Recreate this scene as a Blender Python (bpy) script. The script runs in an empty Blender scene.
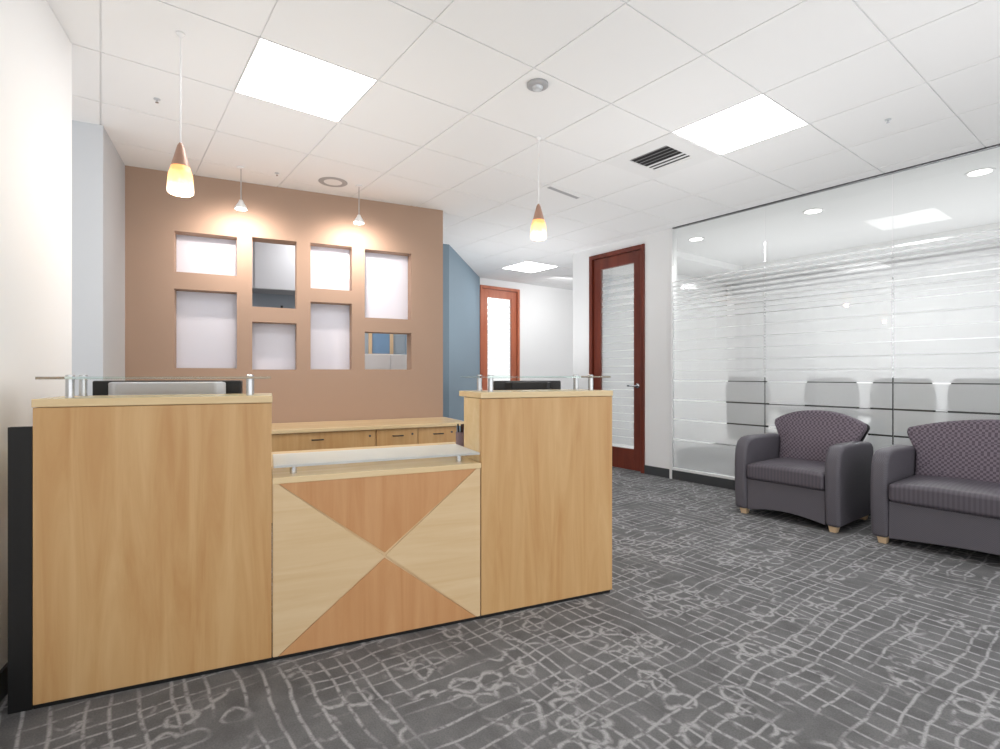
import bpy, bmesh, math
from mathutils import Vector, Matrix

S = bpy.context.scene
COL = S.collection
H = 1.155          # camera height
F = 525.0          # focal length in pixels
CEIL = 2.78

# ------------------------------------------------------------------ frames
TH_G = math.atan2(-0.7958, 0.6055)      # building grid: x along the glass wall, y into the meeting room
TH_D = math.atan2(0.4053, 0.9142)       # reception desk / feature wall
def G(a, b): return Vector((0.6055*a + 0.7958*b, -0.7958*a + 0.6055*b, 0))
def loc(px, d): return ((px-500)/F*d, d)

# ------------------------------------------------------------------ materials
MATS = {}
def new_mat(name):
    m = bpy.data.materials.new(name); m.use_nodes = True
    nt = m.node_tree; b = nt.nodes['Principled BSDF']
    MATS[name] = m
    return m, nt, b
def srgb(r, g, b):
    f = lambda c: (c/255/12.92) if c/255 <= .04045 else ((c/255+.055)/1.055)**2.4
    return (f(r), f(g), f(b), 1)
def plain(name, col, rough=.6, metal=0, bump=0, bscale=200, spec=.5, var=0):
    m, nt, b = new_mat(name)
    b.inputs['Base Color'].default_value = col
    b.inputs['Roughness'].default_value = rough
    b.inputs['Metallic'].default_value = metal
    b.inputs['Specular IOR Level'].default_value = spec
    tc = nt.nodes.new('ShaderNodeTexCoord')
    if bump or var:
        n = nt.nodes.new('ShaderNodeTexNoise'); n.inputs['Scale'].default_value = bscale
        nt.links.new(tc.outputs['Object'], n.inputs['Vector'])
    if bump:
        bp = nt.nodes.new('ShaderNodeBump'); bp.inputs['Strength'].default_value = bump
        bp.inputs['Distance'].default_value = .002
        nt.links.new(n.outputs['Fac'], bp.inputs['Height']); nt.links.new(bp.outputs['Normal'], b.inputs['Normal'])
    if var:
        mx = nt.nodes.new('ShaderNodeMix'); mx.data_type = 'RGBA'
        mx.inputs['A'].default_value = tuple(c*(1-var) for c in col[:3])+(1,)
        mx.inputs['B'].default_value = tuple(min(1, c*(1+var)) for c in col[:3])+(1,)
        nt.links.new(n.outputs['Fac'], mx.inputs['Factor']); nt.links.new(mx.outputs['Result'], b.inputs['Base Color'])
    return m
def wood(name, c1, c2, rough=.35, scale=(14, 14, 1.2), spec=.4):
    m, nt, b = new_mat(name)
    tc = nt.nodes.new('ShaderNodeTexCoord'); mp = nt.nodes.new('ShaderNodeMapping')
    mp.inputs['Scale'].default_value = scale
    nt.links.new(tc.outputs['Object'], mp.inputs['Vector'])
    n = nt.nodes.new('ShaderNodeTexNoise'); n.inputs['Scale'].default_value = 1.0
    n.inputs['Detail'].default_value = 6; n.inputs['Roughness'].default_value = .6; n.inputs['Distortion'].default_value = .8
    nt.links.new(mp.outputs['Vector'], n.inputs['Vector'])
    r = nt.nodes.new('ShaderNodeValToRGB')
    r.color_ramp.elements[0].position = .3; r.color_ramp.elements[0].color = c1
    r.color_ramp.elements[1].position = .72; r.color_ramp.elements[1].color = c2
    nt.links.new(n.outputs['Fac'], r.inputs['Fac']); nt.links.new(r.outputs['Color'], b.inputs['Base Color'])
    b.inputs['Roughness'].default_value = rough; b.inputs['Specular IOR Level'].default_value = spec
    return m
def emit(name, col, strength):
    m, nt, b = new_mat(name)
    b.inputs['Base Color'].default_value = col
    b.inputs['Emission Color'].default_value = col
    b.inputs['Emission Strength'].default_value = strength
    return m
def thin_glass(name, tint=(.97, .985, .98, 1), refl=1.0):
    m, nt, b = new_mat(name); nt.nodes.remove(b)
    out = nt.nodes['Material Output']
    t = nt.nodes.new('ShaderNodeBsdfTransparent'); t.inputs['Color'].default_value = tint
    g = nt.nodes.new('ShaderNodeBsdfGlossy'); g.inputs['Roughness'].default_value = .02
    fr = nt.nodes.new('ShaderNodeFresnel'); fr.inputs['IOR'].default_value = 1.5
    mu = nt.nodes.new('ShaderNodeMath'); mu.operation = 'MULTIPLY'; mu.inputs[1].default_value = refl
    nt.links.new(fr.outputs[0], mu.inputs[0])
    mx = nt.nodes.new('ShaderNodeMixShader')
    nt.links.new(mu.outputs[0], mx.inputs[0]); nt.links.new(t.outputs[0], mx.inputs[1]); nt.links.new(g.outputs[0], mx.inputs[2])
    nt.links.new(mx.outputs[0], out.inputs['Surface'])
    return m
def frosted(name, col, clear=.35, rough=.3):
    """white etched film: scatters most light, lets a blurred view through"""
    m, nt, b = new_mat(name); nt.nodes.remove(b)
    out = nt.nodes['Material Output']
    d = nt.nodes.new('ShaderNodeBsdfDiffuse'); d.inputs['Color'].default_value = col
    tr = nt.nodes.new('ShaderNodeBsdfTranslucent'); tr.inputs['Color'].default_value = col
    m1 = nt.nodes.new('ShaderNodeMixShader'); m1.inputs[0].default_value = .45
    rf = nt.nodes.new('ShaderNodeBsdfRefraction'); rf.inputs['Roughness'].default_value = rough; rf.inputs['IOR'].default_value = 1.25
    m2 = nt.nodes.new('ShaderNodeMixShader'); m2.inputs[0].default_value = clear
    nt.links.new(d.outputs[0], m1.inputs[1]); nt.links.new(tr.outputs[0], m1.inputs[2])
    nt.links.new(m1.outputs[0], m2.inputs[1]); nt.links.new(rf.outputs[0], m2.inputs[2])
    nt.links.new(m2.outputs[0], out.inputs['Surface'])
    return m

def carpet():
    m, nt, b = new_mat('carpet')
    N, L = nt.nodes, nt.links
    def math_(op, x, y=None, z=None):
        n = N.new('ShaderNodeMath'); n.operation = op
        for i, v in enumerate((x, y, z)):
            if v is None: continue
            if isinstance(v, (int, float)): n.inputs[i].default_value = v
            else: L.new(v, n.inputs[i])
        return n.outputs[0]
    tc = N.new('ShaderNodeTexCoord')
    mp = N.new('ShaderNodeMapping'); mp.vector_type = 'TEXTURE'
    mp.inputs['Rotation'].default_value = (0, 0, TH_G)
    L.new(tc.outputs['Object'], mp.inputs['Vector'])
    P = mp.outputs['Vector']
    def noise(scale, detail=2, off=0.0, vec=P):
        mm = N.new('ShaderNodeMapping'); mm.inputs['Location'].default_value = (off, off*1.7, off*.3); L.new(vec, mm.inputs['Vector'])
        n = N.new('ShaderNodeTexNoise'); n.inputs['Scale'].default_value = scale; n.inputs['Detail'].default_value = detail
        L.new(mm.outputs[0], n.inputs['Vector']); return n
    sep = N.new('ShaderNodeSeparateXYZ'); L.new(P, sep.inputs[0])
    def lines(coord, k, amp, nsc, off, width, fam_noise):
        w = math_('ADD', math_('MULTIPLY', coord, k), math_('MULTIPLY', noise(nsc, 1.5, off).outputs['Fac'], amp))
        v = N.new('ShaderNodeTexVoronoi'); v.voronoi_dimensions = '1D'; v.feature = 'DISTANCE_TO_EDGE'; v.inputs['Scale'].default_value = 1
        L.new(w, v.inputs['W'])
        mr = N.new('ShaderNodeMapRange'); mr.inputs['From Min'].default_value = width; mr.inputs['From Max'].default_value = width*.3
        L.new(v.outputs['Distance'], mr.inputs['Value'])
        mk = N.new('ShaderNodeMapRange'); mk.inputs['From Min'].default_value = .36; mk.inputs['From Max'].default_value = .50
        L.new(noise(fam_noise, 1, off+5).outputs['Fac'], mk.inputs['Value'])
        return math_('MULTIPLY', mr.outputs[0], mk.outputs[0])
    l1 = lines(sep.outputs['Y'], 14, .9, 3.4, 3.1, .12, 2.6)
    l2 = lines(sep.outputs['X'], 12.5, 1.0, 3.6, 9.7, .10, 2.8)
    # loops and scribbles
    nz = noise(9, 2, 1.2)
    add = N.new('ShaderNodeMix'); add.data_type = 'VECTOR'; add.inputs['Factor'].default_value = .07
    L.new(P, add.inputs['A']); L.new(nz.outputs['Color'], add.inputs['B'])
    vo = N.new('ShaderNodeTexVoronoi'); vo.feature = 'F1'; vo.inputs['Scale'].default_value = 9; vo.voronoi_dimensions = '2D'
    L.new(add.outputs['Result'], vo.inputs['Vector'])
    ring = math_('ABSOLUTE', math_('SUBTRACT', vo.outputs['Distance'], .36))
    mr = N.new('ShaderNodeMapRange'); mr.inputs['From Min'].default_value = .11; mr.inputs['From Max'].default_value = .03
    L.new(ring, mr.inputs['Value'])
    mk = N.new('ShaderNodeMapRange'); mk.inputs['From Min'].default_value = .47; mk.inputs['From Max'].default_value = .56
    L.new(noise(5.0, 1, 17).outputs['Fac'], mk.inputs['Value'])
    rings = math_('MULTIPLY', mr.outputs[0], mk.outputs[0])
    allm = math_('MAXIMUM', math_('MAXIMUM', l1, l2), rings)
    broken = N.new('ShaderNodeMapRange'); broken.inputs['From Min'].default_value = .3; broken.inputs['From Max'].default_value = .5
    L.new(noise(34, 2, 30).outputs['Fac'], broken.inputs['Value'])
    allm = math_('MULTIPLY', allm, broken.outputs[0])
    base = N.new('ShaderNodeMix'); base.data_type = 'RGBA'
    base.inputs['A'].default_value = srgb(82, 82, 83); base.inputs['B'].default_value = srgb(134, 134, 135)
    fine = noise(9, 7, 2); L.new(fine.outputs['Fac'], base.inputs['Factor'])
    mix = N.new('ShaderNodeMix'); mix.data_type = 'RGBA'; mix.inputs['B'].default_value = srgb(168, 168, 169)
    L.new(base.outputs['Result'], mix.inputs['A']); L.new(allm, mix.inputs['Factor'])
    pile = N.new('ShaderNodeMix'); pile.data_type = 'RGBA'; pile.blend_type = 'MULTIPLY'; pile.inputs['Factor'].default_value = .35
    pn = noise(170, 3, 4); L.new(mix.outputs['Result'], pile.inputs['A'])
    cr = N.new('ShaderNodeMapRange'); cr.inputs['From Min'].default_value = .3; cr.inputs['From Max'].default_value = .7
    cr.inputs['To Min'].default_value = .5; cr.inputs['To Max'].default_value = 1.3
    L.new(pn.outputs['Fac'], cr.inputs['Value']); cc = N.new('ShaderNodeCombineColor')
    for i in range(3): L.new(cr.outputs[0], cc.inputs[i])
    L.new(cc.outputs[0], pile.inputs['B'])
    L.new(pile.outputs['Result'], b.inputs['Base Color'])
    b.inputs['Roughness'].default_value = .95; b.inputs['Specular IOR Level'].default_value = .1
    bp = N.new('ShaderNodeBump'); bp.inputs['Strength'].default_value = .4; bp.inputs['Distance'].default_value = .004
    L.new(pn.outputs['Fac'], bp.inputs['Height']); L.new(bp.outputs['Normal'], b.inputs['Normal'])
    return m

def fabric(name, c1, c2, scale, bump=.3, rough=.8, stretch=(1, 1, 1)):
    m, nt, b = new_mat(name)
    tc = nt.nodes.new('ShaderNodeTexCoord'); mp = nt.nodes.new('ShaderNodeMapping'); mp.inputs['Scale'].default_value = stretch
    mp.inputs['Location'].default_value = (.013, .017, .011)
    nt.links.new(tc.outputs['Object'], mp.inputs['Vector'])
    ck = nt.nodes.new('ShaderNodeTexChecker'); ck.inputs['Scale'].default_value = scale
    ck.inputs['Color1'].default_value = c1; ck.inputs['Color2'].default_value = c2
    nt.links.new(mp.outputs['Vector'], ck.inputs['Vector'])
    nt.links.new(ck.outputs['Color'], b.inputs['Base Color'])
    n = nt.nodes.new('ShaderNodeTexNoise'); n.inputs['Scale'].default_value = 260
    nt.links.new(tc.outputs['Object'], n.inputs['Vector'])
    bp = nt.nodes.new('ShaderNodeBump'); bp.inputs['Strength'].default_value = bump; bp.inputs['Distance'].default_value = .002
    nt.links.new(n.outputs['Fac'], bp.inputs['Height']); nt.links.new(bp.outputs['Normal'], b.inputs['Normal'])
    b.inputs['Roughness'].default_value = rough; b.inputs['Specular IOR Level'].default_value = .4
    return m

WHITE = plain('wall_white', srgb(238, 238, 238), .7, bump=.1, bscale=90)
GREYW = plain('wall_grey', srgb(200, 203, 207), .7, bump=.1, bscale=90)
BROWN = plain('wall_brown', srgb(172, 145, 126), .75, bump=.1, bscale=90)
BLUE = plain('wall_blue', srgb(128, 148, 162), .7, bump=.1, bscale=90)
CEILM = plain('ceiling_tile', srgb(240, 240, 240), .9, bump=.25, bscale=300, spec=.1)
GRID = plain('ceiling_grid', srgb(235, 235, 235), .6, bump=.02)
BASEB = plain('baseboard_grey', srgb(62, 64, 66), .5, bump=.05)
MAPLE = wood('maple_vertical', srgb(200, 152, 98), srgb(220, 182, 130))
MAPLE_P = wood('maple_pale', srgb(222, 190, 144), srgb(234, 208, 168), scale=(1.2, 14, 16))
MAPLE_D = wood('maple_warm', srgb(202, 146, 96), srgb(216, 166, 118), scale=(16, 14, 1.2))
MAPLE_T = wood('maple_top', srgb(226, 198, 150), srgb(238, 214, 172), rough=.25, scale=(1.5, 14, 14))
CHERRY = wood('cherry_dark', srgb(94, 40, 28), srgb(126, 58, 40), scale=(10, 10, 1))
CHERRY_LIT = wood('cherry_lit', srgb(170, 90, 62), srgb(196, 116, 84), scale=(10, 10, 1))  # cherry of the corridor door with its orange light put into the colour
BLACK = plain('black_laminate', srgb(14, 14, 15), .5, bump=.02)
BLKPL = plain('black_plastic', srgb(22, 22, 24), .35, bump=.02)
CHROME = plain('brushed_metal', srgb(205, 207, 210), .25, metal=1, bump=.02)
SILVER = plain('silver_plastic', srgb(205, 208, 212), .3, metal=.3, bump=.02)
DARKM = plain('dark_metal', srgb(90, 90, 92), .4, metal=.6, bump=.02)
WHITEP = plain('white_plastic', srgb(235, 235, 235), .4, bump=.02)
CABG = plain('cabinet_grey', srgb(172, 175, 180), .5, bump=.02)
GREYP = plain('grey_plastic', srgb(168, 168, 170), .5, bump=.02)
GLASS = thin_glass('clear_glass', (.975, .985, .98, 1), .32)
GLASST = thin_glass('shelf_glass', (.90, .97, .95, 1))
FILM = frosted('frosted_film', srgb(240, 240, 241), .62, .2)
GLAREW = frosted('shelf_glare', srgb(246, 251, 253), .4, .05)  # glare on the clear glass shelf, put into a white colour
ACRYL = frosted('white_acrylic', srgb(246, 246, 252), .0, .3)
CARPET = carpet()
UPH = fabric('charcoal_upholstery', srgb(86, 83, 90), srgb(96, 93, 100), 160, rough=.55, stretch=(1, 1, 1))
UPHB = fabric('checked_upholstery', srgb(88, 78, 88), srgb(124, 114, 124), 62, rough=.75)
UPHS = fabric('striped_upholstery', srgb(82, 77, 85), srgb(92, 87, 95), 80, rough=.5, stretch=(1, .0, .0))
FOOTW = plain('pale_wood', srgb(214, 186, 150), .5, bump=.02, var=.1)
DIFF = emit('troffer_diffuser', (1, 1, 1, 1), 9)
LAMPW = emit('lamp_white', (1, .97, .92, 1), 6)
BLIND = plain('blind_slat', srgb(222, 222, 224), .5, bump=.02)
BLINDH = plain('blind_header', srgb(196, 196, 198), .5, bump=.02)
TAN = wood('tan_wood', srgb(196, 166, 130), srgb(214, 186, 150))
BLUEGL = plain('blue_pane', srgb(120, 150, 180), .1, bump=.01)
CUPM = plain('cup_grey', srgb(120, 108, 122), .4, bump=.02)
REDM = plain('dark_red', srgb(70, 30, 30), .5, bump=.02)
TILEG = plain('blue_grey_paint', srgb(150, 162, 172), .6, bump=.05)

# ------------------------------------------------------------------ mesh helpers
def link(name, bm, mat, parent=None, smooth=False, bevel=0, seg=3, subd=0, mats=None):
    me = bpy.data.meshes.new(name)
    bmesh.ops.recalc_face_normals(bm, faces=bm.faces)
    bm.to_mesh(me); bm.free()
    for mm in (mats or [mat]): me.materials.append(mm)
    o = bpy.data.objects.new(name, me); COL.objects.link(o)
    if parent: o.parent = parent
    if bevel:
        md = o.modifiers.new('Bevel', 'BEVEL'); md.width = bevel; md.segments = seg; md.limit_method = 'ANGLE'; md.angle_limit = math.radians(40)
    if subd:
        md = o.modifiers.new('Subdivision', 'SUBSURF'); md.levels = subd; md.render_levels = subd
    if smooth or bevel or subd:
        for p in me.polygons: p.use_smooth = True
        if bevel:
            wn = o.modifiers.new('WeightedNormal', 'WEIGHTED_NORMAL'); wn.keep_sharp = False
    return o
def box(bm, x0, x1, y0, y1, z0, z1, mi=0):
    v = [bm.verts.new((x, y, z)) for z in (z0, z1) for y in (y0, y1) for x in (x0, x1)]
    for q in ((0, 2, 3, 1), (4, 5, 7, 6), (0, 1, 5, 4), (2, 6, 7, 3), (0, 4, 6, 2), (1, 3, 7, 5)):
        f = bm.faces.new([v[i] for i in q]); f.material_index = mi
    return bm
def bx(*a): return box(bmesh.new(), *a)
def prism(bm, pts, z0, z1):
    """vertical prism over a plan outline"""
    lo = [bm.verts.new((x, y, z0)) for x, y in pts]; hi = [bm.verts.new((x, y, z1)) for x, y in pts]
    bm.faces.new(lo); bm.faces.new(hi)
    n = len(pts)
    for i in range(n): bm.faces.new((lo[i], lo[(i+1) % n], hi[(i+1) % n], hi[i]))
    return bm
def extr(bm, pts, axis, t0, t1):
    """outline extruded along an axis: 'x' pts=(y,z); 'y' pts=(x,z)"""
    mk = (lambda p, t: (t, p[0], p[1])) if axis == 'x' else (lambda p, t: (p[0], t, p[1]))
    lo = [bm.verts.new(mk(p, t0)) for p in pts]; hi = [bm.verts.new(mk(p, t1)) for p in pts]
    bm.faces.new(lo); bm.faces.new(hi)
    n = len(pts)
    for i in range(n): bm.faces.new((lo[i], lo[(i+1) % n], hi[(i+1) % n], hi[i]))
    return bm
def lathe(bm, prof, seg=32, cx=0, cy=0, cap=True):
    rings = []
    for r, z in prof:
        rings.append([bm.verts.new((cx+r*math.cos(2*math.pi*k/seg), cy+r*math.sin(2*math.pi*k/seg), z)) for k in range(seg)])
    for a, b in zip(rings, rings[1:]):
        for k in range(seg): bm.faces.new((a[k], a[(k+1) % seg], b[(k+1) % seg], b[k]))
    if cap:
        bm.faces.new(rings[0]); bm.faces.new(rings[-1])
    return bm
def tube(bm, p0, p1, r, seg=12):
    p0, p1 = Vector(p0), Vector(p1); d = (p1-p0).normalized()
    u = d.cross(Vector((0, 0, 1)));
    if u.length < .01: u = d.cross(Vector((1, 0, 0)))
    u.normalize(); w = d.cross(u)
    rs = [[bm.verts.new(p+u*r*math.cos(2*math.pi*k/seg)+w*r*math.sin(2*math.pi*k/seg)) for k in range(seg)] for p in (p0, p1)]
    for k in range(seg): bm.faces.new((rs[0][k], rs[0][(k+1) % seg], rs[1][(k+1) % seg], rs[1][k]))
    bm.faces.new(rs[0]); bm.faces.new(rs[1])
    return bm
def thing(name, label, cat, p=(0, 0, 0), rz=0, group=None):
    o = bpy.data.objects.new(name, None); COL.objects.link(o); o.empty_display_size = .1
    o.location = p; o.rotation_euler = (0, 0, rz)
    return tag(o, label, cat, group)
def tag(o, label, cat, group=None):
    o['label'] = label; o['category'] = cat
    if group: o['group'] = group
    return o
def struct(o, rz=None, p=None):
    o['kind'] = 'structure'
    if rz is not None: o.rotation_euler = (0, 0, rz)
    if p is not None: o.location = p
    return o

# ------------------------------------------------------------------ setting: floor and ceiling
bm = bmesh.new(); box(bm, -8.2, 3.4, -2.6, 9.6, -.12, 0)
fl = bmesh.new()
for f in [bm]: pass
floor = struct(link('floor', bm, CARPET))
# rotate mesh data into the grid frame, keep object axes = world so the pattern frame is explicit
floor.data.transform(Matrix.Rotation(TH_G, 4, 'Z'))
T = .6096; B0 = -.0003; A0 = -1.4955
def tile_ok(i, j): return True
lights = {(-3, 1), (-1, 5), (-8, 8)}      # tile (i,j): a from A0+i*T, b from B0+j*T
vents = {(-2, 5)}
def tile_rect(i, j): return (A0+i*T, A0+(i+1)*T, B0+j*T, B0+(j+1)*T)
tb = bmesh.new(); gb = bmesh.new()
g = .0038
for i in range(-11, 5):
    for j in range(-4, 15):
        a0, a1, b0, b1 = tile_rect(i, j)
        if b0 > 5.05 and a0 > -5.0: continue
        box(gb, a0, a1, b0, b1, CEIL+.006, CEIL+.03)
        if (i, j) in lights or (i, j) in vents: continue
        box(tb, a0+g, a1-g, min(b0+g, 9), b1-g if not (a0 > -5 and b1 > 5.05) else 5.05, CEIL, CEIL+.008)
ceil = struct(link('ceiling', tb, CEILM), TH_G)
cg = struct(link('trim_1', gb, GRID), TH_G)
# meeting room ceiling, with a dropped border
bm = bx(-4.95, 3.0, 5.07, 8.75, CEIL+.03, CEIL+.1)
box(bm, -4.83, -4.15, 5.1, 8.6, CEIL-.06, CEIL+.03); box(bm, -4.15, 3.0, 7.8, 8.6, CEIL-.06, CEIL+.03)
struct(link('ceiling', bm, WHITE, bevel=0), TH_G)

# ------------------------------------------------------------------ setting: walls
D0 = Vector((-1.609, 1.805, 0)); U = Vector((.9142, .4053, 0)); V = Vector((-.4053, .9142, 0))
# near left wall
P = Vector((-2.095, 2.575, 0))
wl = bmesh.new(); r = .03
w = thing('tmp', 'x', 'x')
bpy.data.objects.remove(w)
struct(link('wall_left', bx(-.22, 0, -2.7, 0, 0, CEIL), WHITE, bevel=.015), TH_D, P)
struct(link('baseboard_left', bx(.0, .012, -2.7, 0, 0, .1), BASEB), TH_D, P)
# grey recess wall beside the feature wall
R0 = Vector((-2.59, 3.426, 0))
rth = math.atan2(4.08-3.426, -2.914+2.59) - math.pi/2
struct(link('wall_left_recess', bx(-1.4, 0, 0, .95, 0, CEIL), GREYW), rth, R0)
# feature wall with openings
W0 = Vector((-2.914, 4.08, 0)); WU = Vector((.9027, .4304, 0)); THW = math.atan2(.4304, .9027)
def wall_tz(px, py):
    x = (px-500)/F
    t = (x*W0.y - W0.x)/(WU.x - x*WU.y)
    d = W0.y + t*WU.y
    return t, H + (374.5-py)/F*d
holes_px = [  # x0,x1, ytop-left, ybottom-left, clear?
    (174.3, 237, 230.6, 271.5, 0), (174.3, 236.7, 288.5, 368, 0),
    (252.5, 297.3, 237, 306.5, 1), (252, 296, 321.6, 369.5, 0),
    (310.3, 352, 242.5, 288, 0), (310.8, 352, 301.5, 369.3, 0),
    (365.4, 411.3, 249, 317.5, 0), (364.3, 411.7, 331.6, 369.3, 1)]
holes = []
for x0, x1, yt, yb, c in holes_px:
    t0, z1 = wall_tz(x0, yt); t1, _ = wall_tz(x1, yt); _, z0 = wall_tz(x0, yb)
    holes.append((t0, t1, z0, z1, c))
# unify the columns
cols = [(0, 1), (2, 3), (4, 5), (6, 7)]
for a, b_ in cols:
    t0 = (holes[a][0]+holes[b_][0])/2; t1 = (holes[a][1]+holes[b_][1])/2
    for k in (a, b_): holes[k] = (t0, t1)+holes[k][2:]
WL = 2.602; WT = .17
bm = bmesh.new(); cur = 0
for a, b_ in cols:
    t0, t1 = holes[a][:2]
    box(bm, cur, t0, 0, WT, 0, CEIL+.006)
    box(bm, t0, t1, 0, WT, 0, holes[b_][2]); box(bm, t0, t1, 0, WT, holes[b_][3], holes[a][2]); box(bm, t0, t1, 0, WT, holes[a][3], CEIL+.006)
    cur = t1
box(bm, cur, WL, 0, WT, 0, CEIL+.006)
bmesh.ops.remove_doubles(bm, verts=bm.verts, dist=.0001)
seen = {}
for f in list(bm.faces):
    k = tuple(round(c, 4) for c in f.calc_center_median())
    seen.setdefault(k, []).append(f)
dead = [f for fs in seen.values() if len(fs) > 1 for f in fs]
bmesh.ops.delete(bm, geom=dead, context='FACES_ONLY')
struct(link('wall_back', bm, BROWN), THW, W0)
# white lit panels closing six of the openings
desc = {0: 'wide white frosted panel, upper left of the openings in the brown wall',
        1: 'large white frosted panel, lower left of the openings in the brown wall',
        3: 'small white frosted panel below the clear grey opening in the brown wall',
        4: 'small white frosted panel, upper one in the third column of the brown wall',
        5: 'tall white frosted panel, lower one in the third column of the brown wall',
        6: 'tall white frosted panel, topmost at the right end of the brown wall'}
for k, (t0, t1, z0, z1, c) in enumerate(holes):
    if c: continue
    e = thing('frosted_panel', desc[k], 'panel', W0+WU*((t0+t1)/2)+Vector((0, 0, z0)), THW, 'frosted panels in the brown wall openings')
    hw = (t1-t0)/2
    link('pane', bx(-hw+.001, hw-.001, .125, .137, .001, z1-z0-.001), ACRYL, e)
    fb = bmesh.new()
    for q in ((-hw+.001, -hw+.014, 0, 1), (hw-.014, hw-.001, 0, 1)): box(fb, q[0], q[1], .139, .16, .001, z1-z0-.001)
    box(fb, -hw+.014, hw-.014, .139, .16, .001, .014); box(fb, -hw+.014, hw-.014, .139, .16, z1-z0-.014, z1-z0-.001)
    link('pane_frame', fb, SILVER, e)

# blue wall: short facet, then the long flank that leads to the corridor door
c0 = Vector((-.637, 6.56, 0)); c1 = Vector((-.337, 8.80, 0))
lft = c0 - U*.55; 
pts = [(lft.x, lft.y), (c0.x, c0.y), (c1.x, c1.y), (c1.x-.3, c1.y+.2), (lft.x+V.x*.3, lft.y+V.y*.3)]
struct(link('wall_blue', prism(bmesh.new(), pts, 0, CEIL+.006), BLUE))
# wall of the room behind the feature wall
rb = c0 - U*.55 + V*.02
bl = [(rb.x, rb.y), (rb.x-U.x*3.2, rb.y-U.y*3.2), (rb.x-U.x*3.2+V.x*.15, rb.y-U.y*3.2+V.y*.15), (rb.x+V.x*.15, rb.y+V.y*.15)]
struct(link('wall_office_back', prism(bmesh.new(), bl, 0, CEIL+.006), TILEG))

# end wall of the corridor with door 1
EA = -7.21
bm = bmesh.new()
box(bm, EA-.14, EA, 5.915, 9.4, 0, CEIL+.006); box(bm, EA-.14, EA, 4.2, 5.06, 0, CEIL+.006); box(bm, EA-.14, EA, 5.06, 5.915, 2.66, CEIL+.006)
struct(link('wall_corridor_end', bm, WHITE), TH_G)
# meeting room walls
bm = bmesh.new()
box(bm, -5.02, -4.712, 5.05, 5.17, 0, CEIL+.03); box(bm, -4.712, -3.8475, 5.05, 5.17, 2.68, CEIL+.03); box(bm, -3.8475, -3.50, 5.05, 5.17, 0, CEIL+.03)
box(bm, -5.02, -4.83, 5.17, 9.4, 0, CEIL+.03)
box(bm, -4.83, 3.0, 8.6, 8.75, 0, CEIL+.03)
struct(link('wall_right', bm, WHITE), TH_G)
bm = bmesh.new(); box(bm, -5.02, -4.712, 5.038, 5.05, 0, .1); box(bm, -3.8475, -3.50, 5.038, 5.05, 0, .1)
struct(link('baseboard_right', bm, BASEB), TH_G)
struct(link('baseboard_corridor', bx(EA, EA+.012, 5.93, 9.3, 0, .1), BASEB), TH_G)

# ------------------------------------------------------------------ doors (structure)
def door(name, frame_mat, x0, x1, ztop, handle_x=None):
    """door in a local x/z plane; y>0 is away from the viewer"""
    e = bpy.data.objects.new(name, None); COL.objects.link(e); e['kind'] = 'structure'
    fw = .05
    bm = bx(x0, x0+fw, -.02, .12, 0, ztop); box(bm, x1-fw, x1, -.02, .12, 0, ztop); box(bm, x0+fw, x1-fw, -.02, .12, ztop-fw, ztop)
    link('door_frame', bm, frame_mat, e, bevel=.004)
    l0, l1 = x0+fw+.004, x1-fw-.004
    st = .115
    bm = bx(l0, l0+st, .01, .055, .012, ztop-fw-.005); box(bm, l1-st, l1, .01, .055, .012, ztop-fw-.005)
    box(bm, l0+st, l1-st, .01, .055, .012, .26); box(bm, l0+st, l1-st, .01, .055, ztop-fw-.14, ztop-fw-.005)
    leaf = link('door_leaf', bm, frame_mat, e, bevel=.003)
    link('door_glass', bx(l0+st, l1-st, .03, .036, .26, ztop-fw-.14), GLASS, e)
    fb = bmesh.new(); z = .30
    while z < ztop-.9:
        box(fb, l0+st+.002, l1-st-.002, .0365, .0378, z, z+.092); z += .096
    while z < ztop-.30:
        hh = .085*(1-(z-(ztop-.9))/.6)+.006; box(fb, l0+st+.002, l1-st-.002, .0365, .0378, z, z+max(.05, hh)); z += .096
    link('frosted_film', fb, FILM, e)
    if handle_x is not None:
        hx = handle_x; s = -1 if hx > (x0+x1)/2 else 1
        hb = bmesh.new(); extr_c = [(hx+.028*math.cos(k*math.pi/12), 1.02+.028*math.sin(k*math.pi/12)) for k in range(24)]
        extr(hb, extr_c, 'y', -.0, .01)
        tube(hb, (hx, .0, 1.02), (hx, -.045, 1.02), .009); tube(hb, (hx, -.045, 1.02), (hx+s*.11, -.045, 1.02), .009)
        link('door_handle', hb, CHROME, e, smooth=True)
    return e
d2 = door('door_2', CHERRY, -4.712, -3.8475, 2.68, -3.8475-.11)
d2.rotation_euler = (0, 0, TH_G); p = G(0, 5.05); d2.location = p
# door 1 in the corridor end wall: local x runs along +b
d1 = door('door_1', CHERRY_LIT, 5.06, 5.915, 2.66)
d1.rotation_euler = (0, 0, TH_G+math.pi/2); d1.location = G(EA, 0)

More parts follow.
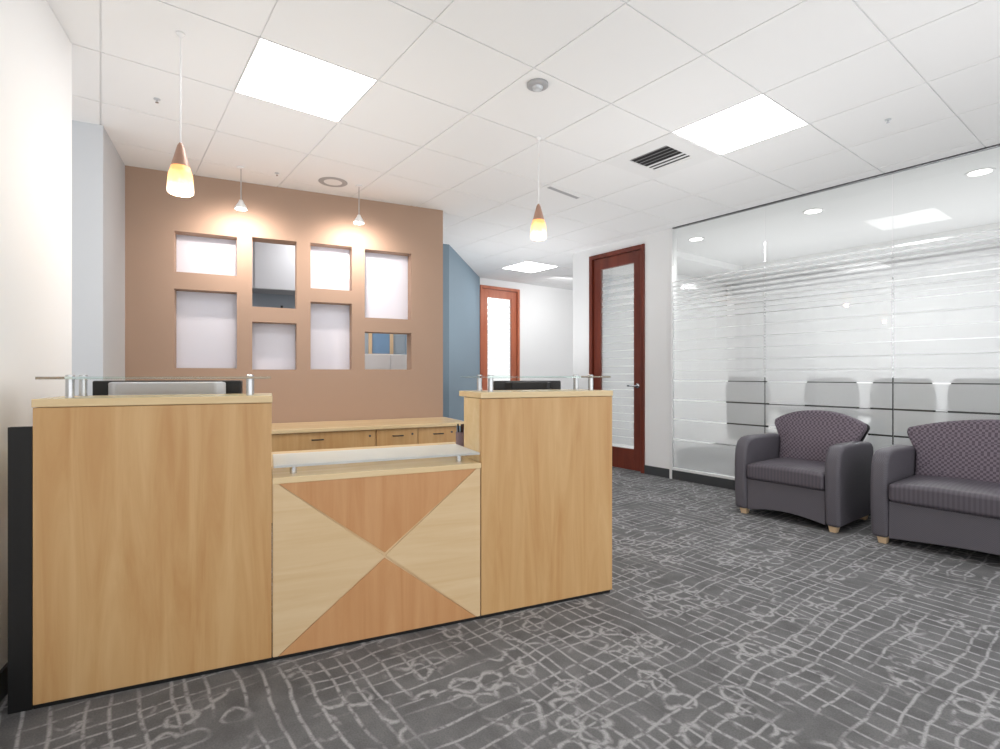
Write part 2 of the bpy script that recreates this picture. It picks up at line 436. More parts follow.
# ------------------------------------------------------------------ glass partition (window_n)
GA0 = -3.484
fr = bpy.data.objects.new('window_1', None); COL.objects.link(fr); fr['kind'] = 'structure'
fr.location = G(GA0, 5.05); fr.rotation_euler = (0, 0, TH_G)
PW = 1.02
link('head_channel', bx(0, 5*PW, -.012, .03, CEIL-.009, CEIL+.006), DARKM, fr)
link('side_channel', bx(-.018, .012, -.02, .05, 0, CEIL), WHITEP, fr)
link('sill_channel', bx(.012, 5*PW, -.012, .03, .10, .125), WHITEP, fr)
link('sill_base', bx(.012, 5*PW, -.012, .03, 0, .10), BASEB, fr)
for k in range(5):
    x0 = .012 if k == 0 else k*PW+.005; x1 = (k+1)*PW-.005
    link('glass_pane', bx(x0, x1, .0, .010, .125, CEIL-.0095), GLASS, fr)
    fb = bmesh.new()
    edges = [.13, .44, .66, .875, 1.09, 1.20, 1.31, 1.42, 1.53, 1.64, 1.75]
    for n_, (z0, z1) in enumerate(zip(edges, edges[1:])):
        s = .007 if n_ < 4 else .0015
        box(fb, x0, x1, .0112, .0126, z0+(s if n_ else 0), z1-s)
    z = 1.756; hh = .049
    while z < 2.2:
        box(fb, x0, x1, .0112, .0126, z, z+hh); z += .052; hh = max(.008, hh-.004)
    link('frosted_film', fb, FILM, fr)

# meeting room: blinds on the far wall
bl = thing('window_blind', 'long grey horizontal blind with dark header on far wall behind the glass', 'blind', G(-4.7, 8.6), TH_G)
link('header', bx(.02, 7.2, -.12, -.005, CEIL-.32, CEIL-.065), BLINDH, bl, bevel=.004)
bm = bmesh.new(); z = .75
while z < CEIL-.34:
    v = [bm.verts.new(q) for q in ((.03, -.075, z-.012), (7.19, -.075, z-.012), (7.19, -.035, z+.018), (.03, -.035, z+.018))]
    bm.faces.new(v)
    v2 = [bm.verts.new(q) for q in ((.03, -.075, z-.015), (7.19, -.075, z-.015), (7.19, -.035, z+.015), (.03, -.035, z+.015))]
    bm.faces.new(v2); z += .05
link('slats', bm, BLIND, bl)
link('bottom_rail', bx(.03, 7.19, -.08, -.03, .69, .72), BLINDH, bl)

# meeting table
mt = thing('meeting_table', 'long dark meeting table behind the frosted glass partition', 'table', G(-1.6, 6.9), TH_G)
link('table_top', bx(-2.0, 2.0, -.55, .55, .71, .745), BLKPL, mt, bevel=.006)
link('leg', bx(-1.4, -1.2, -.3, .3, 0, .71), BLKPL, mt); link('leg', bx(1.2, 1.4, -.3, .3, 0, .71), BLKPL, mt)
# meeting chairs
def meeting_chair(a, b, label):
    e = thing('meeting_chair', label, 'chair', G(a, b), TH_G, 'black chairs in the meeting room')
    link('backrest', extr(bmesh.new(), [(-.23, .52), (.23, .52), (.245, 1.0), (.2, 1.13), (-.2, 1.13), (-.245, 1.0)], 'y', -.05, 0), BLKPL, e, bevel=.02)
    link('seat', bx(-.26, .26, 0, .46, .42, .5), BLKPL, e, bevel=.03)
    bm = bmesh.new(); tube(bm, (0, .22, .05), (0, .22, .42), .03); box(bm, -.03, .03, -.03, 0.02, .44, .56)
    link('column', bm, DARKM, e, smooth=False)
    bm = bmesh.new()
    for k in range(5):
        an = 2*math.pi*k/5; tube(bm, (0, .22, .07), (.27*math.cos(an), .22+.27*math.sin(an), .04), .02)
        tube(bm, (.27*math.cos(an)-.015, .22+.27*math.sin(an), .028), (.27*math.cos(an)+.015, .22+.27*math.sin(an), .028), .028)
    link('star_base', bm, BLKPL, e)
    for s in (-1, 1):
        bm = bmesh.new(); tube(bm, (s*.25, .05, .66), (s*.25, .32, .66), .018); tube(bm, (s*.25, .2, .46), (s*.25, .2, .66), .014)
        link('armrest', bm, BLKPL, e)
    return e
meeting_chair(-2.97, 5.72, 'black meeting chair blurred behind the glass, left of the armchair back')
meeting_chair(-2.13, 5.72, 'black meeting chair blurred behind the glass, directly above the armchair back')
meeting_chair(-1.56, 5.72, 'black meeting chair blurred behind the glass, above the gap between armchair and loveseat')
meeting_chair(-1.0, 5.72, 'black meeting chair blurred behind the glass, above the loveseat back')

# ------------------------------------------------------------------ reception desk
desk = thing('reception_desk', 'long maple reception desk with two tall counters and triangle patterned centre front', 'desk', D0, TH_D)
L1, L2, L3 = .757, 1.662, 2.412
HT, SL = 1.07, .028
TOE = .016
link('toe_kick', bx(.002, L3-.012, .006, .22, 0, TOE-.0005), BLACK, desk)
def tower(x0, x1):
    t = link('tower_panel', bx(x0+.0015, x1-.0015, 0, .026, TOE, HT-SL-.002), MAPLE, desk, bevel=.0015)
    link('tower_side', bx(x0+.0015, x0+.027, .027, .24, TOE, HT-SL-.002), MAPLE_T, desk, bevel=.001)
    link('tower_side', bx(x1-.027, x1-.0015, .027, .24, TOE, HT-SL-.002), MAPLE_T, desk, bevel=.001)
    link('tower_back', bx(x0+.0275, x1-.0275, .215, .24, .74, HT-SL-.002), MAPLE, desk)
    link('counter_top', bx(x0-.001, x1+.001, -.004, .308, HT-SL, HT), MAPLE_T, desk, bevel=.002)
    gs = link('glass_top', bx(x0+.005, x1-.005, .01, .298, HT+.068, HT+.077), GLASST, desk, bevel=.001)
    for a in (x0+.083, x1-.083):
        for w_ in (.08, .228):
            link('standoff', lathe(bmesh.new(), [(.014, HT+.0005), (.014, HT+.008), (.0135, HT+.008), (.0135, HT+.0675)], 20, a, w_), CHROME, gs, smooth=False)
            link('standoff_cap', lathe(bmesh.new(), [(.014, HT+.0775), (.014, HT+.082), (.011, HT+.084)], 20, a, w_), CHROME, gs)
tower(0, L1); tower(L2, L3)
# centre front: four triangular veneers framed by pale edge strips
zb, zt = TOE, .735-.022
cb = bx(L1+.0015, L2-.0015, .006, .024, zb, zt)
link('centre_panel', cb, MAPLE_P, desk)
cx, cz = (L1+L2)/2, (zb+zt)/2
m = .02
xl, xr = L1+.004, L2-.004
g_ = .0006
def tri(name, pts, mat, lab=None):
    o = link(name, extr(bmesh.new(), pts, 'y', 0, .0055), mat, desk)
    if lab: o['label'] = lab
    return o
tri('triangle_veneer', [(xl+m, zt), (xr-m, zt), (cx, cz+.012)], MAPLE_D, 'upper warm brown triangle of the desk front')
tri('triangle_veneer', [(xl+m, zb), (cx, cz-.012), (xr-m, zb)], MAPLE_D, 'lower warm brown triangle of the desk front')
tri('triangle_veneer', [(xl, zt), (xl+m-.003, zt), (cx-.004, cz), (xl+m-.003, zb), (xl, zb)], MAPLE_P, 'left pale triangle of the desk front')
tri('triangle_veneer', [(xr, zt), (xr, zb), (xr-m+.003, zb), (cx+.004, cz), (xr-m+.003, zt)], MAPLE_P, 'right pale triangle of the desk front')
# work surface
link('work_surface', prism(bmesh.new(), [(L1+.001, -.004), (L2-.001, -.004), (L2-.001, .245), (L3-.003, .245), (L3-.003, .78), (.003, .78), (.003, .245), (L1+.001, .245)], .713, .738), MAPLE_T, desk, bevel=.002)
gs = link('glass_shelf', bx(L1+.006, L2-.006, .0, .34, .777, .787), GLAREW, desk, bevel=.002); gs['label'] = 'clear glass shelf with glare painted white, over the lower centre counter'
for a in (L1+.083, L2-.083):
    for w_ in (.08, .31):
        link('standoff', lathe(bmesh.new(), [(.014, .7385), (.014, .7765)], 20, a, w_), CHROME, gs)
for xe in (.003, L3-.028): link('end_panel', bx(xe, xe+.025, .2455, .76, 0.002, .712), MAPLE, desk)
# black sheet standing in for the shade in the gap to the wall
fp = link('gap_shade_panel', bx(-.066, -.002, .004, .03, 0.001, .975), BLACK, desk); fp['label'] = 'black panel standing in for the shade in the gap beside the wall'

# monitors behind the counters
def monitor(p, rz, w, zb_, zt_, label, back_mat):
    e = thing('computer_monitor', label, 'monitor', p, rz, 'monitors on the reception desk')
    link('screen_housing', bx(-w/2, w/2, -.02, .02, zb_-.738, zt_-.738), BLKPL, e, bevel=.008)
    pr = [(-w/2+.06, .0), (-w/2+.10, -.035), (w/2-.10, -.035), (w/2-.06, .0)]
    o = link('back_shell', prism(bmesh.new(), [(x, y-.0205) for x, y in pr], zb_-.738+.05, zt_-.738-.006), back_mat, e, bevel=.008)
    link('screen', bx(-w/2+.02, w/2-.02, .0205, .022, zb_-.738+.02, zt_-.738-.02), BLUEGL, e)
    link('neck', bx(-.03, .03, -.045, -.0225, .012, zb_-.738+.2), BLKPL, e)
    link('stand_base', bx(-.13, .13, -.11, .09, .001, .013), BLKPL, e, bevel=.004)
    return e
def dpos(t, w_, z=0): return D0 + U*t + V*w_ + Vector((0, 0, z))
monitor(dpos(.335, .50, .738), TH_D-.16, .60, .80, 1.128, 'black and silver monitor seen over the left counter of the reception desk', SILVER)
monitor(dpos(2.17, .52, .738), TH_D-.16, .42, .80, 1.118, 'all black monitor seen over the right counter of the reception desk', BLKPL)
# pen cup
pc = thing('pen_cup', 'small grey cup of dark pens at right end of the desk work surface', 'cup', dpos(1.745, .52, .7385), TH_D)
link('cup', lathe(bmesh.new(), [(.001, 0), (.026, 0), (.028, .09), (.026, .09), (.024, .006), (.001, .006)], 24, cap=False), CUPM, pc, smooth=False)
for k, (dx, dy) in enumerate(((.012, 0), (-.008, .01), (0, -.012))):
    link('pen', tube(bmesh.new(), (dx*.3, dy*.3, .008), (dx*1.4, dy*1.4, .135), .005), REDM if k == 0 else BLKPL, pc)

# ------------------------------------------------------------------ credenza along the feature wall
def wpos(t, w_, z=0): return W0 + WU*t - Vector((-.4304, .9027, 0))*w_ + Vector((0, 0, z))
CD = .64
ct = link('credenza_top', bx(0, 2.62, -CD, -.005, .706, .735), MAPLE_T, bevel=.003)
ct.rotation_euler = (0, 0, THW); ct.location = W0
tag(ct, 'long pale maple credenza top running along the brown wall', 'countertop')
def edge_t(px, dw):
    """t along the wall for a pixel column on the plane dw in front of the feature wall"""
    q = W0 - Vector((-.4304, .9027, 0))*dw; x = (px-500)/F
    return (x*q.y - q.x)/(WU.x - x*WU.y)
t_div = edge_t(376, CD-.02); t_mid = edge_t(421, CD-.02); t_end = edge_t(457, CD-.02)
def cabinet(x0, x1, label, drawers, cols_):
    e = thing('drawer_cabinet', label, 'cabinet', W0 + WU*x0, THW, 'maple drawer cabinets under the credenza top')
    wd = x1-x0
    link('body', bx(.001, wd-.001, -CD+.04, -.01, .03, .7055), MAPLE, e)
    link('plinth', bx(.01, wd-.01, -CD+.07, -.02, 0.001, .03), BLACK, e)
    cw = wd/cols_
    for c in range(cols_):
        z1 = .702
        for dh in drawers:
            d_ = link('drawer_front', bx(c*cw+.003, (c+1)*cw-.003, -CD+.02, -CD+.0395, z1-dh+.003, z1), MAPLE, e, bevel=.0015)
            hx = c*cw + cw*(.5 if cols_ > 1 else .52)
            hb = bmesh.new(); zc = z1-.055
            tube(hb, (hx-.045, -CD-.008, zc), (hx+.045, -CD-.008, zc), .005)
            for s in (-1, 1): tube(hb, (hx+s*.04, -CD-.008, zc), (hx+s*.04, -CD+.019, zc), .004)
            link('handle', hb, BLKPL, d_)
            z1 -= dh
        lk = link('lock', extr(bmesh.new(), [((c+1)*cw-.05+.009*math.cos(k*math.pi/6), .655+.009*math.sin(k*math.pi/6)) for k in range(12)], 'y', -CD+.012, -CD+.0195), DARKM, e)
cabinet(t_div-.95, t_div, 'wide maple drawer cabinet with one bar handle, left end of credenza', [.22, .225, .225], 1)
cabinet(t_div+.002, t_end, 'maple drawer cabinet with two drawer columns, right end of credenza', [.22, .225, .225], 2)

# room behind the clear openings
ub = rb - U*3.15
oc = thing('overhead_cabinet', 'light grey overhead cabinet seen through the upper clear wall opening', 'cabinet', rb - U*1.05, TH_D)
link('body', bx(-1.25, .05, -.33, -.002, 2.035, CEIL-.03), GREYP, oc, bevel=.003)
link('cabinet_door', bx(-1.24, -.605, -.352, -.332, 2.04, CEIL-.04), CABG, oc); link('cabinet_door', bx(-.595, .04, -.352, -.332, 2.04, CEIL-.04), CABG, oc)
hk = thing('coat_hook', 'small black hook below the grey overhead cabinet through the wall opening', 'hook', rb - U*1.38 + Vector((0, 0, 1.88)), TH_D)
bm = bx(-.012, .012, -.008, -.001, -.03, .035); tube(bm, (0, -.006, .0), (0, -.045, -.01), .007); tube(bm, (0, -.045, -.01), (0, -.055, .03), .007)
link('hook', bm, BLKPL, hk)
# inner window + white cabinet seen through lower right opening
iw = bpy.data.objects.new('window_2', None); COL.objects.link(iw); iw['kind'] = 'structure'
iw.location = rb - U*.27; iw.rotation_euler = (0, 0, TH_D)
bm = bx(-.17, -.13, -.03, -.001, 1.36, 2.0); box(bm, .08, .12, -.03, -.001, 1.36, 2.0); box(bm, -.13, .08, -.03, -.001, 1.36, 1.40); box(bm, -.13, .08, -.03, -.001, 1.96, 2.0)
link('window_frame', bm, TAN, iw); link('pane', bx(-.13, .08, -.012, -.004, 1.40, 1.96), BLUEGL, iw)
sc = thing('storage_cabinet', 'tall white storage cabinet seen through the lower right wall opening', 'cabinet', rb - U*.25 - V*.36, TH_D)
link('body', bx(-.55, .45, -.2, .2, .05, 1.375), WHITEP, sc, bevel=.004)
link('cabinet_door', bx(-.545, -.052, -.218, -.202, .06, 1.37), WHITEP, sc); link('cabinet_door', bx(-.048, .445, -.218, -.202, .06, 1.37), WHITEP, sc)
link('plinth', bx(-.54, .44, -.19, .19, 0, .05), BLACK, sc)

# ------------------------------------------------------------------ lounge seating
def arm_profile(h):
    # side outline
    # (y, z): front is -y
    return [(-.365, .045), (-.382, .25), (-.382, .44), (-.37, .54), (-.34, .60), (-.29, .63), (-.2, .64), (.10, .632), (.27, .62), (.31, .58), (.31, .045)]
def seat(name, label, cat, s0, width, nfeet_x=None, cushions=1):
    e = thing(name, label, cat, G(GA0+s0+width/2, 5.05-.46), TH_G)
    W = width/2; aw = .102
    for s in (-1, 1):
        a, b_ = (s*W, s*(W-aw)); a, b_ = min(a, b_), max(a, b_)
        o = link('armrest', extr(bmesh.new(), arm_profile(0), 'x', a, b_), UPH, e, bevel=.028, seg=5)
        pp = [(y*.0+y, z) for y, z in arm_profile(0)]
    iw_ = W-aw-.001
    # front rail with a shallow arched lower edge
    pts = [(-iw_, .30), (iw_, .30)] + [(iw_ - 2*iw_*k/16, .048+.035*math.sin(math.pi*k/16)) for k in range(17)]
    link('front_rail', extr(bmesh.new(), pts, 'y', -.355, -.315), UPH, e, bevel=.006)
    link('seat_deck', bx(-iw_, iw_, -.314, .30, .10, .285), UPH, e)
    # seat cushion, crowned
    bm = bmesh.new(); nx, ny = 14, 8; hh = .145; z0 = .302
    x0, x1, y0, y1 = -iw_+.002, iw_-.002, -.385, .17
    top = [[bm.verts.new((x0+(x1-x0)*i/nx, y0+(y1-y0)*j/ny, z0+hh-.022+.022*min(1, 1.6*math.sin(math.pi*i/nx))*min(1, .35+math.sin(math.pi*j/ny)))) for j in range(ny+1)] for i in range(nx+1)]
    bot = [[bm.verts.new((x0+(x1-x0)*i/nx, y0+(y1-y0)*j/ny, z0)) for j in range(ny+1)] for i in range(nx+1)]
    for i in range(nx):
        for j in range(ny):
            bm.faces.new((top[i][j], top[i+1][j], top[i+1][j+1], top[i][j+1])); bm.faces.new((bot[i][j], bot[i][j+1], bot[i+1][j+1], bot[i+1][j]))
    for i in range(nx):
        bm.faces.new((bot[i][0], bot[i+1][0], top[i+1][0], top[i][0])); bm.faces.new((bot[i][ny], top[i][ny], top[i+1][ny], bot[i+1][ny]))
    for j in range(ny):
        bm.faces.new((bot[0][j], top[0][j], top[0][j+1], bot[0][j+1])); bm.faces.new((bot[nx][j], bot[nx][j+1], top[nx][j+1], top[nx][j]))
    link('seat_cushion', bm, UPHS, e, bevel=.028, seg=5)
    # back: crowned outline, leaning
    def back(x_in, zc, ze, yb0, yb1, yt0, yt1, zlow, nm, mt_):
        bm = bmesh.new(); n = 24; rows = 14
        def top_z(u): return ze + (zc-ze)*(1-abs(u)**2.3)
        def hw(z): return x_in + (W-.045-x_in)*max(0, min(1, (z-.58)/.13))
        gridf, gridb = [], []
        for i in range(n+1):
            u = -1+2*i/n; cf, cb_ = [], []
            for j in range(rows+1):
                f = (j/rows)**.6; z = zlow + (top_z(u)-zlow)*f; x = hw(z)*u
                bulge = -.025*math.sin(math.pi*min(1, f*1.05))*(1-u**4)
                cf.append(bm.verts.new((x, yb0+(yt0-yb0)*f+bulge, z))); cb_.append(bm.verts.new((x, yb1+(yt1-yb1)*f, z)))
            gridf.append(cf); gridb.append(cb_)
        for i in range(n):
            for j in range(rows):
                bm.faces.new((gridf[i][j], gridf[i+1][j], gridf[i+1][j+1], gridf[i][j+1]))
                bm.faces.new((gridb[i][j], gridb[i][j+1], gridb[i+1][j+1], gridb[i+1][j]))
            bm.faces.new((gridf[i][rows], gridf[i+1][rows], gridb[i+1][rows], gridb[i][rows])); bm.faces.new((gridf[i][0], gridb[i][0], gridb[i+1][0], gridf[i+1][0]))
        for j in range(rows):
            bm.faces.new((gridf[0][j], gridf[0][j+1], gridb[0][j+1], gridb[0][j])); bm.faces.new((gridf[n][j], gridb[n][j], gridb[n][j+1], gridf[n][j+1]))
        return link(nm, bm, mt_, e, bevel=.022, seg=4)
    back(iw_-.004, .85, .755, .15, .235, .235, .315, .30, 'back_cushion', UPHB)
    back(iw_-.002, .838, .74, .27, .33, .325, .375, .08, 'back_shell', BLACK)
    for sx in (-1, 1):
        for y in (-.31, .26):
            fx = sx*(W-.06)
            bm = bmesh.new()
            lo = [bm.verts.new((fx+dx*.022, y+dy*.022, 0)) for dx, dy in ((-1, -1), (1, -1), (1, 1), (-1, 1))]
            hi = [bm.verts.new((fx+dx*.03, y+dy*.03, .047)) for dx, dy in ((-1, -1), (1, -1), (1, 1), (-1, 1))]
            bm.faces.new(lo); bm.faces.new(hi)
            for k in range(4): bm.faces.new((lo[k], lo[(k+1) % 4], hi[(k+1) % 4], hi[k]))
            o = link('foot', bm, FOOTW, e, bevel=.003); 
            if sx == -1 and y < 0: o['label'] = 'pale wooden foot'
    return e
seat('armchair', 'charcoal upholstered armchair with curved arms and checked back before the glass wall', 'armchair', 1.174, .79)
seat('loveseat', 'wide charcoal loveseat with checked back at the right edge of the room', 'sofa', 2.148, 1.36)

# ------------------------------------------------------------------ ceiling fittings
def troffer(i, j, label):
    a0, a1, b0, b1 = tile_rect(i, j)
    e = thing('ceiling_light', label, 'ceiling light', G((a0+a1)/2, (b0+b1)/2)+Vector((0, 0, CEIL)), TH_G, 'square ceiling light panels')
    h = T/2
    bm = bmesh.new()
    for q in ((-h, -h+.008, -h, h), (h-.008, h, -h, h), (-h+.008, h-.008, -h, -h+.008), (-h+.008, h-.008, h-.008, h)): box(bm, *q, -.001, .0055)
    link('frame', bm, WHITEP, e)
    link('diffuser', bx(-h+.0085, h-.0085, -h+.0085, h-.0085, .0, .005), DIFF, e)
troffer(-3, 1, 'square lit ceiling panel over the reception desk, left side of the ceiling')
troffer(-1, 5, 'square lit ceiling panel beside the air vent near the glass wall')
troffer(-8, 8, 'square lit ceiling panel far off in the corridor by the two doors')
a0, a1, b0, b1 = tile_rect(-2, 5)
vt = thing('air_vent', 'square white ceiling air vent with dark louvres beside the lit panel', 'vent', G((a0+a1)/2, (b0+b1)/2)+Vector((0, 0, CEIL)), TH_G)
h = T/2; bm = bmesh.new()
gi = .165
for q in ((-h, -gi, -h, h), (gi, h, -h, h), (-gi, gi, -h, -gi), (-gi, gi, gi, h)): box(bm, *q, -.004, .004)
link('face_plate', bm, WHITEP, vt)
link('duct', bx(-gi, gi, -gi, gi, .003, .0055), BLACK, vt)
for k in range(7):
    y = -gi+.02+k*(2*gi-.04)/6
    v = bmesh.new(); q = [v.verts.new(c) for c in ((-gi, y-.012, -.003), (gi, y-.012, -.003), (gi, y+.006+(.02 if k >= 4 else 0), .002), (-gi, y+.006+(.02 if k >= 4 else 0), .002))]; v.faces.new(q)
    link('louvre', v, GREYP if k < 4 else WHITEP, vt)

def ceil_xy(px, py):
    d = F*(CEIL-H)/(374.5-py); return Vector(((px-500)/F*d, d, CEIL))
# round downlight with a grey ring, built without glow
e = thing('round_downlight', 'round grey ringed fitting in ceiling close to the brown wall', 'ceiling speaker', ceil_xy(333, 182))
link('ring', lathe(bmesh.new(), [(.075, -.004), (.112, -.004), (.118, -.001), (.075, -.001)], 40, cap=False), GREYP, e)
link('inner_disc', lathe(bmesh.new(), [(.074, -.0035), (.074, -.001)], 40), WHITEP, e)
e = thing('smoke_detector', 'small round grey detector on the ceiling above the right pendant', 'detector', ceil_xy(537.5, 84))
link('base', lathe(bmesh.new(), [(.06, -.0005), (.06, -.012), (.05, -.018)], 32), GREYP, e)
link('sensor', lathe(bmesh.new(), [(.03, -.0182), (.026, -.03), (.012, -.034)], 24), SILVER, e)
for (px, py, lab) in ((157, 99, 'small sprinkler head left of the left pendant cord'), (888, 119.5, 'small sprinkler head between the light panel and glass wall'), (277, 173, 'tiny sprinkler head above the top edge of the brown wall')):
    e = thing('sprinkler_head', lab, 'sprinkler', ceil_xy(px, py), 0, 'ceiling sprinkler heads')
    link('escutcheon', lathe(bmesh.new(), [(.018, -.0005), (.018, -.004), (.008, -.006)], 20), SILVER, e)
    link('nozzle', lathe(bmesh.new(), [(.004, -.0062), (.004, -.018), (.009, -.019), (.009, -.021)], 16), CHROME, e)
# slot diffuser in the corridor
p0, p1 = ceil_xy(549, 187), ceil_xy(578, 198)
e = thing('slot_diffuser', 'narrow dark slot diffuser in the ceiling right of the right pendant', 'diffuser', (p0+p1)/2, math.atan2((p1-p0).y, (p1-p0).x))
Ls = (p1-p0).length/2
link('slot', bx(-Ls, Ls, -.02, .02, -.004, -.0005), GREYP, e); link('slot_frame', bx(-Ls-.02, Ls+.02, -.035, -.021, -.004, -.0005), WHITEP, e)
# meeting room downlights
for a, b_, lab in ((-3.65, 5.79, 'leftmost downlight behind the glass, nearest the wooden door'), (-2.31, 5.74, 'middle downlight behind the glass, in the row along the partition'), (-1.04, 5.72, 'rightmost downlight behind the glass, close to the right picture edge')):
    zc = CEIL+.03
    e = thing('downlight', lab, 'downlight', G(a, b_)+Vector((0, 0, zc)), 0, 'downlights in the meeting room')
    link('trim_ring', lathe(bmesh.new(), [(.075, -.001), (.095, -.001), (.095, -.006), (.075, -.006)], 32, cap=False), WHITEP, e)
    link('lens', lathe(bmesh.new(), [(.074, -.005), (.074, -.002)], 32), LAMPW, e)

# pendants
AMB = emit('amber_glass', srgb(255, 190, 110), 0.9)
nt = AMB.node_tree; b = nt.nodes['Principled BSDF']
tc = nt.nodes.new('ShaderNodeTexCoord'); sp = nt.nodes.new('ShaderNodeSeparateXYZ'); nt.links.new(tc.outputs['Object'], sp.inputs[0])
nz = nt.nodes.new('ShaderNodeTexNoise'); nz.inputs['Scale'].default_value = 30; nt.links.new(tc.outputs['Object'], nz.inputs['Vector'])
mr = nt.nodes.new('ShaderNodeMapRange'); mr.inputs['From Min'].default_value = .0; mr.inputs['From Max'].default_value = .12
nt.links.new(sp.outputs['Z'], mr.inputs['Value'])
ad = nt.nodes.new('ShaderNodeMath'); ad.operation = 'ADD'; nt.links.new(mr.outputs[0], ad.inputs[0])
ml = nt.nodes.new('ShaderNodeMath'); ml.operation = 'MULTIPLY_ADD'; nt.links.new(nz.outputs['Fac'], ml.inputs[0]); ml.inputs[1].default_value = .5; ml.inputs[2].default_value = -.25
nt.links.new(ml.outputs[0], ad.inputs[1])
cr = nt.nodes.new('ShaderNodeValToRGB'); nt.links.new(ad.outputs[0], cr.inputs['Fac'])
cr.color_ramp.elements[0].position = .1; cr.color_ramp.elements[0].color = srgb(255, 246, 230)
cr.color_ramp.elements[1].position = .95; cr.color_ramp.elements[1].color = srgb(235, 165, 100)
mid = cr.color_ramp.elements.new(.45); mid.color = srgb(255, 214, 150)
nt.links.new(cr.outputs['Color'], b.inputs['Emission Color']); nt.links.new(cr.outputs['Color'], b.inputs['Base Color'])
COPPER = plain('brown_glass', srgb(165, 130, 112), .35, metal=.2, bump=.05)
def pendant(px, d, pytop, pybot, label):
    x, y = loc(px, d); zt_ = H+(374.5-pytop)/F*d; zb_ = H+(374.5-pybot)/F*d
    e = thing('pendant_lamp', label, 'pendant lamp', (x, y, zb_), 0, 'glass cone pendant lamps')
    h = zt_-zb_
    link('shade', lathe(bmesh.new(), [(.048, 0), (.056, .006), (.057, .02), (.051, h*.38), (.040, h*.53), (.038, h*.53), (.049, h*.37), (.054, .02), (.046, .003)], 32, cap=False), AMB, e, smooth=True)
    link('shade_cap', lathe(bmesh.new(), [(.0405, h*.532), (.027, h*.74), (.014, h*.94), (.006, h)], 32), COPPER, e, smooth=False)
    link('bulb', lathe(bmesh.new(), [(.008, .10), (.02, .07), (.025, .04), (.018, .018), (.004, .01)], 20), LAMPW, e, smooth=True)
    link('cord', tube(bmesh.new(), (0, 0, h+.0005), (0, 0, CEIL-zb_-.012), .0032, 8), WHITEP, e)
    link('canopy', lathe(bmesh.new(), [(.006, CEIL-zb_-.02), (.02, CEIL-zb_-.008), (.02, CEIL-zb_-.0005)], 28), WHITEP, e)
    ld = bpy.data.lights.new('pendant_glow', 'POINT'); ld.energy = 2; ld.color = (1, .8, .55); ld.shadow_soft_size = .03
    lo = bpy.data.objects.new('pendant_glow', ld); COL.objects.link(lo); lo.parent = e; lo.location = (0, 0, -.03)
pendant(180.5, 2.5, 143, 194, 'glowing amber glass pendant over the left counter of the desk')
pendant(538.5, 3.6, 204, 239, 'glowing amber glass pendant over the right end of the desk')
# small spot heads over the feature wall
def spot(px, d, py, label):
    x, y = loc(px, d); z = H+(374.5-py)/F*d
    e = thing('spot_lamp', label, 'spot lamp', (x, y, z), 0, 'small spot lamps before the brown wall')
    link('shade', lathe(bmesh.new(), [(.046, 0), (.044, .012), (.02, .05), (.012, .07), (.011, .07), (.018, .048), (.041, .012), (.043, .001)], 24, cap=False), WHITEP, e, smooth=True)
    link('lamp', lathe(bmesh.new(), [(.006, .04), (.02, .03), (.024, .012), (.01, .006)], 16), LAMPW, e)
    link('stem', tube(bmesh.new(), (0, 0, .0705), (0, 0, CEIL-z-.012), .004, 8), CHROME, e)
    link('ceiling_cup', lathe(bmesh.new(), [(.03, CEIL-z-.012), (.03, CEIL-z-.0005)], 20), WHITEP, e)
    ld = bpy.data.lights.new('spot_beam', 'SPOT'); ld.energy = 24; ld.color = (1, .88, .8); ld.spot_size = math.radians(150); ld.spot_blend = 1; ld.shadow_soft_size = .03
    lo = bpy.data.objects.new('spot_beam', ld); COL.objects.link(lo); lo.location = (x, y, z-.01)
    tgt = Vector((x, y, 0)) + Vector((-.4304, .9027, 0))*.33 + Vector((0, 0, z-.22))
    lo.rotation_euler = (tgt-lo.location).to_track_quat('-Z', 'Y').to_euler()
spot(241, 4.12, 209, 'small frosted spot lamp left, above the gap beside the clear opening')
spot(359, 4.52, 223, 'small frosted spot lamp right, above the third and fourth opening columns')

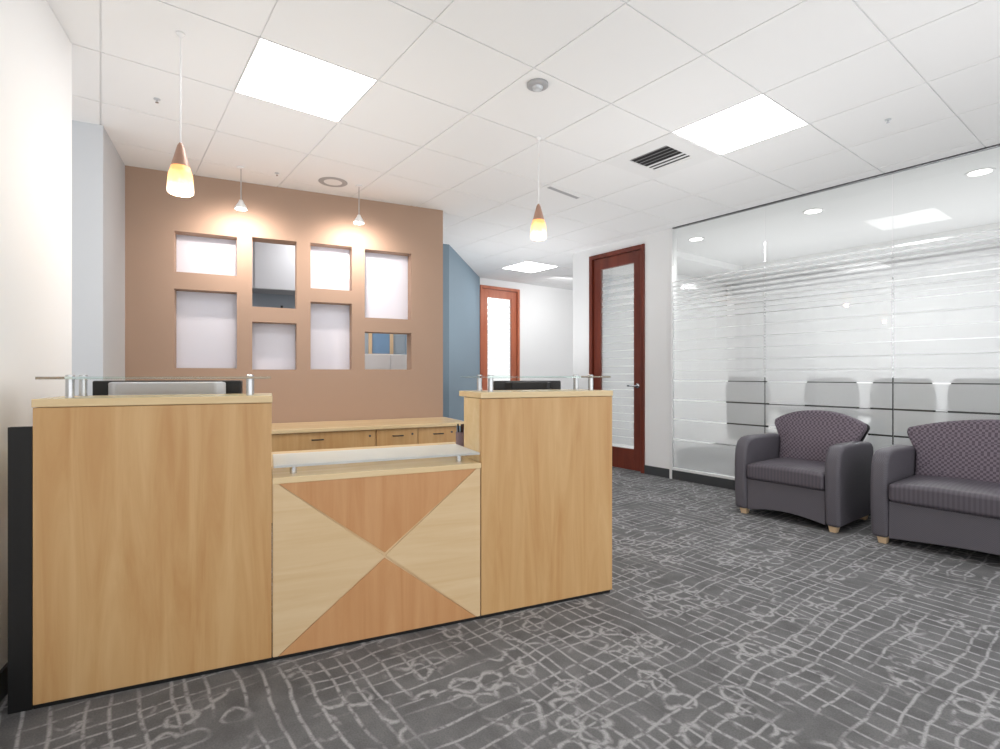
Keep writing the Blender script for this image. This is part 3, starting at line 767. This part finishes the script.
# ------------------------------------------------------------------ light
wd = bpy.data.worlds.new('World'); S.world = wd; wd.use_nodes = True
bg = wd.node_tree.nodes['Background']; bg.inputs['Color'].default_value = (1, 1, 1, 1); bg.inputs['Strength'].default_value = 1.3
def area(name, p, tgt, size, energy, col=(1, 1, 1)):
    ld = bpy.data.lights.new(name, 'AREA'); ld.energy = energy; ld.size = size; ld.color = col
    o = bpy.data.objects.new(name, ld); COL.objects.link(o); o.location = p
    o.rotation_euler = (Vector(tgt)-Vector(p)).to_track_quat('-Z', 'Y').to_euler(); return o
def ceiling_fill(x, y, e):  # added upward fill lamp without a fixture, brightens the ceiling
    ld = bpy.data.lights.new('ceiling_fill', 'SPOT'); ld.energy = e; ld.spot_size = math.radians(160); ld.spot_blend = 1; ld.shadow_soft_size = .6
    o = bpy.data.objects.new('ceiling_fill', ld); COL.objects.link(o); o.location = (x, y, 1.0); o.rotation_euler = (math.pi, 0, 0)
for q in ((.9, .3, 42), (-1.3, 3.0, 38), (1.3, 3.6, 46), (.35, 6.6, 62), (2.4, 1.6, 40)): ceiling_fill(*q)
for a_, b_, e_ in ((-3.2, 6.7, 42), (-1.0, 6.7, 42)): p_ = G(a_, b_); ceiling_fill(p_.x, p_.y, e_)
area('corridor_fill', tuple(G(-6.1, 6.2)+Vector((0, 0, 2.6))), tuple(G(-7.2, 6.6)+Vector((0, 0, 1.2))), .6, 7)  # added fill lamp to brighten the corridor end wall
area('office_fill', tuple(rb - U*1.0 - V*.8 + Vector((0, 0, 2.7))), tuple(rb - U*1.0 - V*.8), .6, 14)  # added lamp without fixture, fills the room behind the openings
area('meeting_fill', tuple(G(-1.8, 6.8)+Vector((0, 0, 2.7))), tuple(G(-1.8, 6.8)), 1.2, 110)  # added fill lamp for the meeting room, apart from its downlights

# ------------------------------------------------------------------ camera
cd = bpy.data.cameras.new('Camera'); cam = bpy.data.objects.new('Camera', cd); COL.objects.link(cam)
cam.location = (0, 0, H); cam.rotation_euler = (math.pi/2, 0, 0)
cd.sensor_width = 36; cd.sensor_fit = 'HORIZONTAL'; cd.lens = F/1000*36; cd.clip_start = .05
S.camera = cam
S.view_settings.view_transform = 'Standard'; S.view_settings.look = 'None'; S.view_settings.gamma = 1
S.view_settings.use_curve_mapping = False; S.view_settings.exposure = 0.4
